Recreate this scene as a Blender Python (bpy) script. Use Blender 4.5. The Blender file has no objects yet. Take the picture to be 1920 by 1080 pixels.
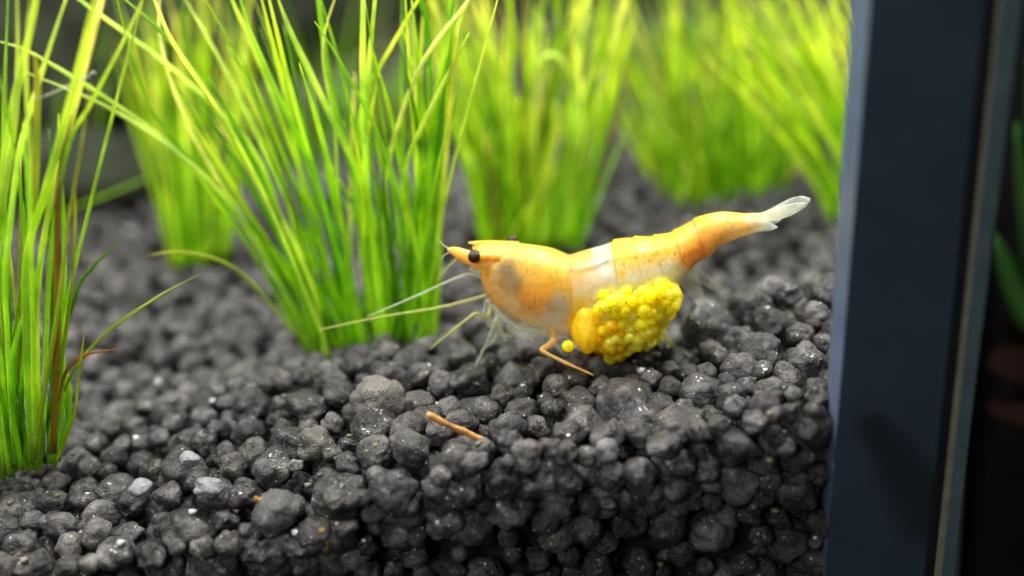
import bpy, bmesh, math, random
import numpy as np
from mathutils import Vector, Matrix, noise

random.seed(7)
rng = np.random.default_rng(7)
SC = bpy.context.scene
COL = SC.collection
SC.unit_settings.scale_length = 0.01          # one unit is one centimetre

# ------------------------------------------------------------------ camera
FPX = 1900.0
PITCH, ROLL = math.radians(20), math.radians(5.6)
CAM = np.array([0.0, 0.0, 2.9])
Fv = np.array([0, math.cos(PITCH), -math.sin(PITCH)])
R0 = np.array([1.0, 0, 0]); U0 = np.array([0, math.sin(PITCH), math.cos(PITCH)])
Rv = math.cos(ROLL) * R0 - math.sin(ROLL) * U0
Uv = math.cos(ROLL) * U0 + math.sin(ROLL) * R0
cam_d = bpy.data.cameras.new('camera')
cam = bpy.data.objects.new('camera', cam_d); COL.objects.link(cam)
cam.matrix_world = Matrix([[Rv[0], Uv[0], -Fv[0], CAM[0]], [Rv[1], Uv[1], -Fv[1], CAM[1]],
                           [Rv[2], Uv[2], -Fv[2], CAM[2]], [0, 0, 0, 1]])
cam_d.sensor_width = 36.0
cam_d.lens = 36.0 * FPX / 1920.0
cam_d.clip_start = 0.05; cam_d.clip_end = 500
cam_d.dof.use_dof = True
cam_d.dof.focus_distance = 6.45
cam_d.dof.aperture_fstop = 0.125
SC.camera = cam

# ------------------------------------------------------------------ light
world = bpy.data.worlds.new('World'); SC.world = world
world.use_nodes = True
bg = world.node_tree.nodes['Background']
bg.inputs['Color'].default_value = (0.75, 0.88, 1.0, 1)
bg.inputs['Strength'].default_value = 0.06
SC.view_settings.view_transform = 'Standard'
SC.view_settings.look = 'None'
SC.view_settings.exposure = 0.0
SC.view_settings.gamma = 1.0
SC.cycles.use_denoising = True
SC.cycles.max_bounces = 10
SC.cycles.transparent_max_bounces = 24
SC.cycles.sample_clamp_indirect = 6.0

def tank_lamp(x, y, z, power, size):
    d = bpy.data.lights.new('tank_lamp', 'AREA')
    d.shape = 'DISK'; d.size = size; d.energy = power; d.color = (1.0, 0.98, 0.94)
    o = bpy.data.objects.new('tank_lamp', d); o.location = (x, y, z)
    COL.objects.link(o)
for lx, lw in ((-7.5, 620), (-2.6, 330), (2.4, 330), (7.2, 620)):
    for ly, k in ((5.6, 1.45), (9.0, 1.0), (13.0, .8)):
        if lx < -5 and ly > 12: continue
        tank_lamp(lx, ly, 7.6, lw * k * (.6 if lx < -5 and ly > 8 else 1), 0.55)
# fill lamp added in front of the tank for bounced room light
rl = bpy.data.lights.new('room_fill', 'AREA'); rl.shape = 'DISK'; rl.size = 5; rl.energy = 600; rl.color = (1.0, .98, .95)
ro = bpy.data.objects.new('room_fill', rl); COL.objects.link(ro); ro.location = (-4.5, -3.8, 6.5)
ro.rotation_euler = (Vector((0, 6.4, 0)) - ro.location).to_track_quat('-Z', 'Y').to_euler()

# ------------------------------------------------------------------ helpers
def ray(x, y): return Fv + Rv * (x - 960) / FPX + Uv * (540 - y) / FPX
def at_y(x, y, Y):
    d = ray(x, y); return CAM + d * (Y / d[1])
def proj(P):
    v = np.asarray(P, float) - CAM; z = v @ Fv
    return 960 + FPX * (v @ Rv) / z, 540 - FPX * (v @ Uv) / z, z
def lin(r, g, b):
    f = lambda c: (c / 255 / 12.92) if c / 255 <= .04045 else ((c / 255 + .055) / 1.055) ** 2.4
    return np.array([f(r), f(g), f(b)])

def link(name, mesh, mat=None, parent=None):
    o = bpy.data.objects.new(name, mesh); COL.objects.link(o)
    if mat is not None and not mesh.materials: mesh.materials.append(mat)
    if parent is not None: o.parent = parent
    return o
def tag(o, label=None, cat=None, group=None, kind=None):
    if label: o['label'] = label
    if cat: o['category'] = cat
    if group: o['group'] = group
    if kind: o['kind'] = kind
    return o
def empty(name, loc):
    o = bpy.data.objects.new(name, None); COL.objects.link(o); o.location = loc
    o.empty_display_size = 0.2
    return o
def under(o, root):
    """parent a mesh whose vertices are in world space to a root without moving it"""
    o.parent = root
    o.matrix_parent_inverse = Matrix.Translation(root.location).inverted()
    return o
def mesh_from(name, V, F, smooth=True):
    me = bpy.data.meshes.new(name)
    me.from_pydata([tuple(map(float, v)) for v in V], [], [tuple(map(int, f)) for f in F])
    if smooth: me.polygons.foreach_set('use_smooth', [True] * len(me.polygons))
    me.update()
    return me
def crom(pts, n):
    P = [np.asarray(p, float) for p in pts]
    if len(P) == 2: return [P[0] * (1 - t) + P[1] * t for t in np.linspace(0, 1, n)]
    P = [2 * P[0] - P[1]] + P + [2 * P[-1] - P[-2]]
    m = len(P) - 3; out = []
    for t in np.linspace(0, m - 1e-6, n):
        i = int(t); u = t - i
        a, b, c, d = P[i:i + 4]
        out.append(.5 * ((2 * b) + (c - a) * u + (2 * a - 5 * b + 4 * c - d) * u * u + (3 * b - a - 3 * c + d) * u ** 3))
    return out
def tube(name, pts, radii, sides=8, flat=1.0, twist=0.0, seed_dir=None, cap=True):
    """swept tube through pts with a radius per point; flat squeezes it; uv v runs along"""
    n = len(pts); pts = [np.asarray(p, float) for p in pts]
    V, Fc, uv = [], [], []
    side = None
    for i in range(n):
        t = pts[min(i + 1, n - 1)] - pts[max(i - 1, 0)]
        t = t / (np.linalg.norm(t) + 1e-9)
        if side is None:
            s = np.array(seed_dir if seed_dir is not None else [1.0, .3, .2]); side = s
        side = side - t * (side @ t); side /= np.linalg.norm(side) + 1e-9
        nor = np.cross(t, side)
        a0 = twist * i / n
        for k in range(sides):
            a = 2 * math.pi * k / sides
            x, y = math.cos(a), math.sin(a) * flat
            ca, sa = math.cos(a0), math.sin(a0)
            V.append(pts[i] + (side * (x * ca - y * sa) + nor * (x * sa + y * ca)) * radii[i])
    for i in range(n - 1):
        for k in range(sides):
            a, b = i * sides + k, i * sides + (k + 1) % sides
            Fc.append((a, b, b + sides, a + sides))
            uv += [(k / sides, i / (n - 1)), ((k + 1) / sides, i / (n - 1)), ((k + 1) / sides, (i + 1) / (n - 1)), (k / sides, (i + 1) / (n - 1))]
    if cap:
        Fc.append(tuple(range(sides))[::-1]); uv += [(0, 0)] * sides
        Fc.append(tuple((n - 1) * sides + k for k in range(sides))); uv += [(0, 1)] * sides
    me = mesh_from(name, V, Fc)
    l = me.uv_layers.new(name='UVMap')
    l.data.foreach_set('uv', np.array(uv, float).ravel())
    return me

# ------------------------------------------------------------------ materials
def new_mat(name):
    m = bpy.data.materials.new(name); m.use_nodes = True
    nt = m.node_tree; nt.nodes.clear()
    out = nt.nodes.new('ShaderNodeOutputMaterial')
    return m, nt, out
def N(nt, t, **kw):
    n = nt.nodes.new('ShaderNode' + t)
    for k, v in kw.items(): setattr(n, k, v)
    return n
def ramp(nt, stops):
    n = N(nt, 'ValToRGB'); e = n.color_ramp.elements
    while len(e) < len(stops): e.new(.5)
    for s, (p, c) in zip(e, stops): s.position = p; s.color = (*c, 1) if len(c) == 3 else c
    return n
def math_n(nt, op, a=None, b=None, **kw):
    n = N(nt, 'Math', operation=op, **kw)
    for i, v in enumerate((a, b)):
        if v is None: continue
        if isinstance(v, (int, float)): n.inputs[i].default_value = v
        else: nt.links.new(v, n.inputs[i])
    return n.outputs[0]
def mixc(nt, fac, a, b, blend='MIX'):
    n = N(nt, 'Mix', data_type='RGBA', blend_type=blend)
    for s, v in ((0, fac), (6, a), (7, b)):
        if isinstance(v, (int, float)): n.inputs[s].default_value = v
        elif isinstance(v, (tuple, list, np.ndarray)): n.inputs[s].default_value = (*[float(q) for q in v][:3], 1)
        else: nt.links.new(v, n.inputs[s])
    return n.outputs[2]
def noise_n(nt, vec, scale, detail=3, rough=.55):
    n = N(nt, 'TexNoise'); n.inputs['Scale'].default_value = scale
    n.inputs['Detail'].default_value = detail; n.inputs['Roughness'].default_value = rough
    if vec is not None: nt.links.new(vec, n.inputs['Vector'])
    return n
def bump(nt, h, strength, dist):
    n = N(nt, 'Bump'); n.inputs['Strength'].default_value = strength; n.inputs['Distance'].default_value = dist
    nt.links.new(h, n.inputs['Height']); return n.outputs[0]

def granule_material(name, tint=(1, 1, 1), pale=0.0):
    m, nt, out = new_mat(name); L = nt.links.new
    tc = N(nt, 'TexCoord'); geo = N(nt, 'NewGeometry'); oi = N(nt, 'ObjectInfo')
    rnd = math_n(nt, 'FRACT', math_n(nt, 'ADD', geo.outputs['Random Per Island'], oi.outputs['Random']))
    pos = N(nt, 'VectorMath', operation='ADD'); L(geo.outputs['Position'], pos.inputs[0])
    vec = pos.outputs[0]
    tone = ramp(nt, [(0, (.012, .0114, .0116)), (.35, (.021, .0199, .0204)), (.75, (.034, .0322, .0325)), (.93, (.054, .0515, .051)), (1, (.10, .098, .095))])
    L(rnd, tone.inputs['Fac'])
    n1 = noise_n(nt, vec, 14, 5, .65)
    r1 = ramp(nt, [(.3, (.45, .45, .45)), (.55, (1, 1, 1)), (.75, (1.75, 1.72, 1.7))]); L(n1.outputs['Fac'], r1.inputs['Fac'])
    c = mixc(nt, 1.0, tone.outputs[0], r1.outputs[0], 'MULTIPLY')
    n2 = noise_n(nt, vec, 2.6, 2)
    r2 = ramp(nt, [(.35, (1.02, 1, 1.05)), (.68, (1.05, .98, .86))]); L(n2.outputs['Fac'], r2.inputs['Fac'])
    c = mixc(nt, 1.0, c, r2.outputs[0], 'MULTIPLY')
    # dusty pale film in patches and pin holes
    n3 = noise_n(nt, vec, 5.0, 4, .6)
    r3 = ramp(nt, [(.50, (0, 0, 0)), (.70, (1, 1, 1))]); L(n3.outputs['Fac'], r3.inputs['Fac'])
    c = mixc(nt, math_n(nt, 'MULTIPLY', r3.outputs[0], .6), c, (.21, .198, .19))
    if pale: c = mixc(nt, pale, c, tint)
    vor = N(nt, 'TexVoronoi'); vor.inputs['Scale'].default_value = 42; L(vec, vor.inputs['Vector'])
    rv = ramp(nt, [(.05, (0, 0, 0)), (.30, (1, 1, 1))]); L(vor.outputs['Distance'], rv.inputs['Fac'])
    c = mixc(nt, .9 if pale else .45, c, rv.outputs[0], 'MULTIPLY')
    # tiny wet glints painted into the colour as white dots
    vs = N(nt, 'TexVoronoi'); vs.inputs['Scale'].default_value = 24; L(vec, vs.inputs['Vector'])
    spark = ramp(nt, [(.0, (1, 1, 1)), (.085, (1, 1, 1)), (.12, (0, 0, 0))]); L(vs.outputs['Distance'], spark.inputs['Fac'])
    sel = N(nt, 'SeparateColor'); L(vs.outputs['Color'], sel.inputs[0])
    sp = math_n(nt, 'MULTIPLY', spark.outputs[0], math_n(nt, 'GREATER_THAN', sel.outputs[0], .62))
    c = mixc(nt, sp, c, (.75, .75, .78))
    p = N(nt, 'BsdfPrincipled')
    L(c, p.inputs['Base Color'])
    n4 = noise_n(nt, vec, 7, 3)
    r4 = ramp(nt, [(.38, (.62, .62, .62)), (.62, (.24, .24, .24))]); L(n4.outputs['Fac'], r4.inputs['Fac'])
    rr = math_n(nt, 'SUBTRACT', r4.outputs[0], math_n(nt, 'MULTIPLY', sp, .2))
    L(rr, p.inputs['Roughness'])
    p.inputs['Specular IOR Level'].default_value = .5
    nw = noise_n(nt, vec, 4.5, 2); rw = ramp(nt, [(.5, (0, 0, 0)), (.6, (.3, .3, .3))]); L(nw.outputs['Fac'], rw.inputs['Fac'])
    L(rw.outputs[0], p.inputs['Coat Weight']); p.inputs['Coat Roughness'].default_value = .10; p.inputs['Coat IOR'].default_value = 1.45
    h = math_n(nt, 'ADD', math_n(nt, 'MULTIPLY', n1.outputs['Fac'], 1.0), math_n(nt, 'MULTIPLY', rv.outputs[0], .25))
    nf = noise_n(nt, vec, 60, 4, .6)
    h = math_n(nt, 'ADD', h, math_n(nt, 'MULTIPLY', nf.outputs['Fac'], .35))
    L(bump(nt, h, .9, .035), p.inputs['Normal'])
    L(p.outputs[0], out.inputs[0])
    return m
M_GRAN = granule_material('dark_granule_clay')
M_PALE = granule_material('pale_grey_clay', (.19, .175, .16), .72)
M_GREY = granule_material('mid_grey_clay', (.12, .118, .115), .55)
M_WHITE = granule_material('white_quartz', (.26, .26, .28), .8)

def simple_mat(name, col, rough=.6, spec=.5, var=.25, scale=6, bumpd=0.0, sss=0, sheen=None):
    m, nt, out = new_mat(name); L = nt.links.new
    geo = N(nt, 'NewGeometry'); n = noise_n(nt, geo.outputs['Position'], scale, 4)
    r = ramp(nt, [(.3, tuple(np.array(col) * (1 - var))), (.7, tuple(np.array(col) * (1 + var)))]); L(n.outputs['Fac'], r.inputs['Fac'])
    p = N(nt, 'BsdfPrincipled'); L(r.outputs[0], p.inputs['Base Color'])
    p.inputs['Roughness'].default_value = rough; p.inputs['Specular IOR Level'].default_value = spec
    if sss:
        p.inputs['Subsurface Weight'].default_value = sss
        p.inputs['Subsurface Radius'].default_value = (1, .7, .3); p.inputs['Subsurface Scale'].default_value = .05
    if bumpd: L(bump(nt, n.outputs['Fac'], .7, bumpd), p.inputs['Normal'])
    L(p.outputs[0], out.inputs[0])
    return m

M_ROCK = simple_mat('dark_rock', (.020, .024, .015), .9, .1, .55, 1.6, .05)

def blade_material():
    m, nt, out = new_mat('grass_blade'); L = nt.links.new
    oi = N(nt, 'ObjectInfo'); uv = N(nt, 'UVMap'); geo = N(nt, 'NewGeometry')
    sep = N(nt, 'SeparateXYZ'); L(uv.outputs[0], sep.inputs[0])
    n = noise_n(nt, geo.outputs['Position'], 3.5, 3)
    r = ramp(nt, [(.3, (.62, .70, .5)), (.55, (1, 1, 1)), (.75, (1.25, 1.12, 1.3))]); L(n.outputs['Fac'], r.inputs['Fac'])
    c = mixc(nt, 1, oi.outputs['Color'], r.outputs[0], 'MULTIPLY')
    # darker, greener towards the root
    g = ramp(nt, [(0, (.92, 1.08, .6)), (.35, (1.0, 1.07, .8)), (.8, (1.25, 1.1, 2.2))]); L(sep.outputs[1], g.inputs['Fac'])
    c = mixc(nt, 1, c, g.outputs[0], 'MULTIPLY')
    # parallel veins
    w = math_n(nt, 'SINE', math_n(nt, 'MULTIPLY', sep.outputs[0], 62.8))
    wr = ramp(nt, [(.0, (.80, .84, .7)), (1, (1.1, 1.06, 1.1))]); L(math_n(nt, 'MULTIPLY_ADD', w, .5), wr.inputs['Fac'])
    wr.inputs['Fac'].links[0].from_node.inputs[2].default_value = .5
    c = mixc(nt, .8, c, wr.outputs[0], 'MULTIPLY')
    # brown flecks
    nb = noise_n(nt, geo.outputs['Position'], 9, 4, .7)
    rb = ramp(nt, [(.66, (0, 0, 0)), (.76, (1, 1, 1))]); L(nb.outputs['Fac'], rb.inputs['Fac'])
    c = mixc(nt, math_n(nt, 'MULTIPLY', rb.outputs[0], .5), c, (.20, .14, .03))
    p = N(nt, 'BsdfPrincipled'); L(c, p.inputs['Base Color'])
    p.inputs['Roughness'].default_value = .38; p.inputs['Specular IOR Level'].default_value = .45
    nf = noise_n(nt, geo.outputs['Position'], 30, 2)
    L(bump(nt, math_n(nt, 'ADD', math_n(nt, 'MULTIPLY', w, .3), nf.outputs['Fac']), .35, .01), p.inputs['Normal'])
    t = N(nt, 'BsdfTranslucent'); L(mixc(nt, 1, c, (1.45, 1.3, .7), 'MULTIPLY'), t.inputs['Color'])
    mx = N(nt, 'MixShader'); mx.inputs[0].default_value = .62
    L(p.outputs[0], mx.inputs[1]); L(t.outputs[0], mx.inputs[2]); L(mx.outputs[0], out.inputs[0])
    return m
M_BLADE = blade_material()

def flesh_material(name, use_attr=True, col=(.8, .5, .1), alpha=1.0, rough=.4, sss=.45, scale=.07, coat=.12, through=.26):
    """shrimp tissue: pigment, scattering, and see-through where thin"""
    m, nt, out = new_mat(name); L = nt.links.new
    geo = N(nt, 'NewGeometry')
    p = N(nt, 'BsdfPrincipled')
    n = noise_n(nt, geo.outputs['Position'], 26, 4, .65)
    r = ramp(nt, [(.3, (.80, .74, .6)), (.52, (1, 1, 1)), (.72, (1.12, 1.12, 1.1))]); L(n.outputs['Fac'], r.inputs['Fac'])
    if use_attr:
        a = N(nt, 'VertexColor', layer_name='pigment'); base, al = a.outputs['Color'], a.outputs['Alpha']
    else:
        rgb = N(nt, 'RGB'); rgb.outputs[0].default_value = (*[float(q) for q in col], 1); base = rgb.outputs[0]
        v = N(nt, 'Value'); v.outputs[0].default_value = alpha; al = v.outputs[0]
    c = mixc(nt, 1, base, r.outputs[0], 'MULTIPLY')
    L(c, p.inputs['Base Color'])
    p.inputs['Roughness'].default_value = rough
    p.inputs['Subsurface Weight'].default_value = sss
    p.inputs['Subsurface Radius'].default_value = (1.0, .85, .5)
    p.inputs['Subsurface Scale'].default_value = scale
    p.inputs['Coat Weight'].default_value = coat; p.inputs['Coat Roughness'].default_value = .14
    L(bump(nt, n.outputs['Fac'], .25, .01), p.inputs['Normal'])
    tr = N(nt, 'BsdfTransparent'); tr.inputs[0].default_value = (.97, .97, .95, 1)
    tl = N(nt, 'BsdfTranslucent'); L(mixc(nt, 1, c, (1.15, 1.25, 1.15), 'MULTIPLY'), tl.inputs['Color'])
    m0 = N(nt, 'MixShader'); m0.inputs[0].default_value = through; L(p.outputs[0], m0.inputs[1]); L(tl.outputs[0], m0.inputs[2])
    mx = N(nt, 'MixShader'); L(al, mx.inputs[0]); L(tr.outputs[0], mx.inputs[1]); L(m0.outputs[0], mx.inputs[2])
    L(mx.outputs[0], out.inputs[0])
    return m
M_FLESH = flesh_material('shrimp_shell')
M_CLEAR = flesh_material('clear_limb', False, lin(215, 215, 195), .40, .25, .2)
M_OLIVE = flesh_material('olive_limb', False, lin(195, 195, 100), .48, .3, .2)
M_AMBER = flesh_material('amber_limb', False, lin(228, 180, 95), .6, .3, .3)
M_EGG = flesh_material('egg_yellow', False, lin(254, 238, 26), 1, .45, .6, .10, 0.0, .55)
M_EGG2 = flesh_material('egg_pale_yellow', False, lin(254, 243, 90), 1, .45, .6, .10, 0.0, .55)
M_EGG3 = flesh_material('egg_amber', False, lin(252, 212, 12), 1, .45, .6, .10, 0.0, .55)
M_EYE = simple_mat('eye_black', (.030, .013, .007), .38, .3, .3, 40)
M_ORANGE = flesh_material('orange_tissue', False, lin(248, 190, 72), .92, .3, .35)
M_TWIG = simple_mat('twig_brown', lin(178, 128, 66), .5, .5, .35, 14, .02, .2)
M_CRUMB = simple_mat('debris_ochre', lin(120, 100, 45), .7, .4, .4, 20, .02)

# ------------------------------------------------------------------ the gravel bed: height of its surface
GLASS_Y = 5.2
XS = [-8, -5, -3.2, -2.4, -1.65, -.9, -.3, .1, .65, 1.1, 1.7, 2.1, 3, 8]
ROWS = [(5.2, [-.6, -.6, -.50, -.52, -.40, -.22, -.10, -.09, -.08, -.03, .06, .10, .1, .1]),
        (5.9, [-.4, -.4, -.38, -.30, -.18, -.08, -.03, -.04, -.04, .00, .10, .14, .2, .2]),
        (6.55, [-.3, -.3, -.30, -.20, .00, .08, .10, .00, -.05, -.02, .20, .34, .36, .2]),
        (7.4, [-.2, -.2, -.28, -.26, -.16, -.10, -.06, -.12, -.22, -.36, -.36, -.26, -.1, .0]),
        (8.3, [-.1, -.1, -.12, -.12, -.12, -.12, -.12, -.14, -.22, -.34, -.36, -.3, -.2, -.1]),
        (9.2, [0] * 14), (12, [.25] * 14), (15, [.9] * 14), (19, [1.5] * 14), (30, [1.6] * 14)]
RY = np.array([r[0] for r in ROWS])
def H(x, y):
    vals = np.array([np.interp(x, XS, r[1]) for r in ROWS])
    i = int(np.clip(np.searchsorted(RY, y) - 1, 0, len(RY) - 2))
    t = np.clip((y - RY[i]) / (RY[i + 1] - RY[i]), 0, 1); t = t * t * (3 - 2 * t)
    return float(vals[i] * (1 - t) + vals[i + 1] * t)

# ------------------------------------------------------------------ setting
nx, ny = 60, 60
gx = np.linspace(-1, 1, nx); gy = np.linspace(GLASS_Y + .28, 22, ny)
xl = lambda y: (-3.2 - .62 * y, .485 * y - .02)      # tank sides splay away from the lens
bx_ = lambda t, y: xl(y)[0] + (xl(y)[1] - xl(y)[0]) * (t + 1) / 2
V = [(bx_(x, y), y, H(bx_(x, y), y) - .22) for y in gy for x in gx]
Fc = [(j * nx + i, j * nx + i + 1, (j + 1) * nx + i + 1, (j + 1) * nx + i) for j in range(ny - 1) for i in range(nx - 1)]
nb = len(V)
V += [(bx_(x, gy[0]), GLASS_Y + .28, -3) for x in gx]
Fc += [(i, nb + i, nb + i + 1, i + 1) for i in range(nx - 1)]
M_SOIL = simple_mat('dark_soil', (.012, .011, .011), .9, .2, .3, 8)
bed = link('gravel_bed', mesh_from('gravel_bed', V, Fc), M_SOIL)
tag(bed, 'dark grey aquarium gravel bed cut off at the front by the glass', kind='structure')

def box_mesh(name, x0, x1, y0, y1, z0, z1):
    v = [(x, y, z) for x in (x0, x1) for y in (y0, y1) for z in (z0, z1)]
    f = [(0, 1, 3, 2), (4, 6, 7, 5), (0, 4, 5, 1), (2, 3, 7, 6), (0, 2, 6, 4), (1, 5, 7, 3)]
    return mesh_from(name, v, f, False)
M_BACK = simple_mat('murky_green_back', (.085, .10, .055), .9, .1, .7, .45)
tag(link('back_wall', box_mesh('back_wall', -14, 12, 20.6, 21.0, -1, 12), M_BACK), 'murky green grey rear wall of the tank', kind='structure')
# black panel added to stand in for the darkness beyond the corner
M_OUTSIDE_DARK = simple_mat('outside_dark', (.004, .004, .004), .95, .05, .4, 1.5)
a = np.array([4.45, 9.1]); b = np.array([15.0, 15.5]); n2 = np.array([b[1] - a[1], -(b[0] - a[0])]); n2 = n2 / np.linalg.norm(n2) * .25
sv = [(*q, z) for q in (a, b, b + n2, a + n2) for z in (-9, 9)]
tag(link('dark_backdrop', mesh_from('dark_backdrop', sv, [(0, 2, 3, 1), (2, 4, 5, 3), (4, 6, 7, 5), (6, 0, 1, 7), (1, 3, 5, 7), (0, 6, 4, 2)], False), M_OUTSIDE_DARK), 'black panel added for the darkness beyond the tank corner', kind='structure')

# ------------------------------------------------------------------ granules
def granule_verts(level, seed):
    r = random.Random(seed)
    bm = bmesh.new(); bmesh.ops.create_icosphere(bm, subdivisions=level, radius=1.0)
    bm.verts.ensure_lookup_table()
    P = np.array([v.co[:] for v in bm.verts]); Fa = np.array([[v.index for v in f.verts] for f in bm.faces]); bm.free()
    cuts = [(Vector((r.gauss(0, 1), r.gauss(0, 1), r.gauss(0, 1))).normalized(), r.uniform(.74, .96)) for _ in range(r.randint(1, 4))]
    off = Vector((r.uniform(-50, 50), r.uniform(-50, 50), r.uniform(-50, 50)))
    lump = r.uniform(.12, .28)
    Q = []
    for p in P:
        v = Vector(p)
        k = 1.0 + lump * noise.noise(v * 1.3 + off) * 1.6 + .10 * noise.noise(v * 2.7 + off) + .06 * noise.noise(v * 6 + off) + .03 * noise.noise(v * 13 + off)
        v = v * k
        for n_, d in cuts:
            e = v.dot(n_) - d
            if e > 0: v = v - n_ * e * .7
        Q.append(v[:])
    Q = np.array(Q) * np.array([r.uniform(.92, 1.22), r.uniform(.88, 1.1), r.uniform(.80, 1.02)])
    return Q, Fa

# positions: layers of irregular close packing under the surface, and a front face against the glass
class Darts:
    def __init__(s, cell): s.c = cell; s.g = {}; s.p = []
    def ok(s, q, r, k):
        i, j = int(q[0] // s.c), int(q[1] // s.c)
        for a in (i - 1, i, i + 1):
            for b in (j - 1, j, j + 1):
                for (w, rw) in s.g.get((a, b), ()):
                    if (w[0] - q[0]) ** 2 + (w[1] - q[1]) ** 2 < (k * (r + rw)) ** 2: return False
        return True
    def add(s, q, r): s.g.setdefault((int(q[0] // s.c), int(q[1] // s.c)), []).append((q, r)); s.p.append((q, r))
def rad(): return min(.20, max(.07, random.gauss(.112, .030)))
GR = []                       # x, y, z, r
def in_frustum(x, y, m=.35): return -(.56 * y + m + .05) < x < .56 * y + m
pos_keep = [((1.77, 6.62), .3)]
for layer in range(3):
    D = Darts(.44)
    ymax = (17.5, 11, 7.0)[layer]
    tries = (34000, 15000, 6000)[layer]
    for t in range(tries):
        y = GLASS_Y + .05 + (ymax - GLASS_Y) * random.random() ** 1.25
        x = random.uniform(-(.52 * y + .5), min(.52 * y + .5, 6.5))
        r = rad() * (1.0 if t < tries * .75 else .72)
        if x > 1.70 + (y - 5.2) * .55 and y < 5.9: continue
        if x > .485 * y - .1: continue
        if y - r * .95 < GLASS_Y: continue
        if D.ok((x, y), r, .83):
            D.add((x, y), r)
            GR.append((x, y, H(x, y) - layer * .17 - r * .55 + random.uniform(-.03, .05), r))
D = Darts(.44)
for t in range(9000):         # the face seen through the front
    x = random.uniform(-3.9, 1.76); z = random.uniform(-1.9, .1); r = rad() * (1.0 if t < 6000 else .75)
    if z > H(x, GLASS_Y + .1) - .16: continue
    if D.ok((x, z), r, .86):
        D.add((x, z), r); GR.append((x, GLASS_Y + r * .98 + random.random() ** 2 * .08, z, r))
D = Darts(.44)
for t in range(5000):
    x = random.uniform(-3.9, 1.76); z = random.uniform(-1.9, .1); r = rad()
    if z > H(x, GLASS_Y + .3) - .2: continue
    if D.ok((x, z), r, .9):
        D.add((x, z), r); GR.append((x, GLASS_Y + .36, z, r))
# the few that stand proud on the mound by the corner
def extra(px, py, Y, rpx):
    P = at_y(px, py, Y); z = proj(P)[2]; GR.append((P[0], P[1], P[2], rpx * z / FPX))
for e in ((1405, 585, 6.55, 43), (1445, 548, 6.75, 31), (1330, 615, 6.55, 50), (1440, 690, 6.3, 50), (1380, 655, 6.4, 46),
          (1500, 640, 6.45, 44), (1180, 778, 5.75, 66), (1385, 790, 5.7, 60), (1300, 850, 5.5, 45), (640, 935, 5.45, 55)): extra(*e)
# hand-placed stones of a kind of their own keep the granules away
OWN = [('pale', 710, 750, 6.12, 47), ('white', 388, 912, 5.55, 25), ('quartz', 355, 862, 5.6, 17), ('grey', 520, 960, 5.4, 46), ('silver', 262, 915, 5.45, 19)]
own_pos = []
for k, px, py, Y, rp in OWN:
    P = at_y(px, py, Y); r = rp * proj(P)[2] / FPX; own_pos.append((k, P, r))
GR = [g for g in GR if all((np.array(g[:3]) - P) @ (np.array(g[:3]) - P) > ((.58 if k == 'pale' else .80) * (g[3] + r)) ** 2 for k, P, r in own_pos)]
GR = np.array(GR)
# clear room around the standing granules (extras are last ten)
# which show largest: splat spheres into a small depth buffer
W_, H_ = 480, 270
zb = np.full((H_, W_), 1e9); ib = np.full((H_, W_), -1, int)
v = GR[:, :3] - CAM; zz = v @ Fv
PX = (960 + FPX * (v @ Rv) / zz) / 4; PY = (540 - FPX * (v @ Uv) / zz) / 4; PR = FPX * GR[:, 3] / zz / 4
order = np.argsort(zz)
for i in order:
    x0, x1 = max(0, int(PX[i] - PR[i])), min(W_, int(PX[i] + PR[i]) + 2); y0, y1 = max(0, int(PY[i] - PR[i])), min(H_, int(PY[i] + PR[i]) + 2)
    if x0 >= x1 or y0 >= y1: continue
    yy, xx = np.mgrid[y0:y1, x0:x1]; d2 = ((xx + .5 - PX[i]) ** 2 + (yy + .5 - PY[i]) ** 2) / PR[i] ** 2
    dep = zz[i] - GR[i, 3] * np.sqrt(np.clip(1 - d2, 0, 1))
    m = (d2 < 1) & (dep < zb[y0:y1, x0:x1]) & (xx < 392)
    zb[y0:y1, x0:x1][m] = dep[m]; ib[y0:y1, x0:x1][m] = i
cnt = np.bincount(ib[ib >= 0], minlength=len(GR))
big = np.argsort(-cnt)[:300]
big = [i for i in big if cnt[i] > 0]; bigset = set(big)
variants = []
for k in range(28):
    q, fa = granule_verts(4 if k < 28 else 3, 100 + k)
    me = mesh_from('granule', q, fa); me.materials.append(M_GRAN); variants.append(me)
for n_, i in enumerate(big):
    o = bpy.data.objects.new('granule', variants[n_ % len(variants)])
    COL.objects.link(o); o.parent = bed
    o.location = GR[i, :3]; s = GR[i, 3]; o.scale = (s, s, s)
    o.rotation_euler = (random.uniform(-.5, .5), random.uniform(-.5, .5), random.uniform(0, 6.28))
low = [granule_verts(3, 300 + k) for k in range(14)]; tiny = [granule_verts(2, 400 + k) for k in range(14)]
VV, FF, base = [], [], 0
for i in range(len(GR)):
    if i in bigset: continue
    q, fa = (low if cnt[i] > 3 else tiny)[i % 14]
    e = Matrix.Rotation(random.uniform(0, 6.28), 3, 'Z') @ Matrix.Rotation(random.uniform(-.6, .6), 3, 'X')
    VV.append(q @ np.array(e).T * GR[i, 3] + GR[i, :3]); FF.append(fa + base); base += len(q)
VV = np.concatenate(VV); FF = np.concatenate(FF)
me = bpy.data.meshes.new('gravel')
me.vertices.add(len(VV)); me.vertices.foreach_set('co', VV.ravel())
me.loops.add(FF.size); me.loops.foreach_set('vertex_index', FF.ravel().astype(np.int32))
me.polygons.add(len(FF)); me.polygons.foreach_set('loop_start', np.arange(0, FF.size, 3, dtype=np.int32))
me.update(calc_edges=True); me.polygons.foreach_set('use_smooth', np.ones(len(FF), bool))
me.materials.append(M_GRAN)
o = bpy.data.objects.new('gravel', me); COL.objects.link(o); o.parent = bed; o['kind'] = 'stuff'
print('granules', len(GR), 'tris', len(FF))

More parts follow.
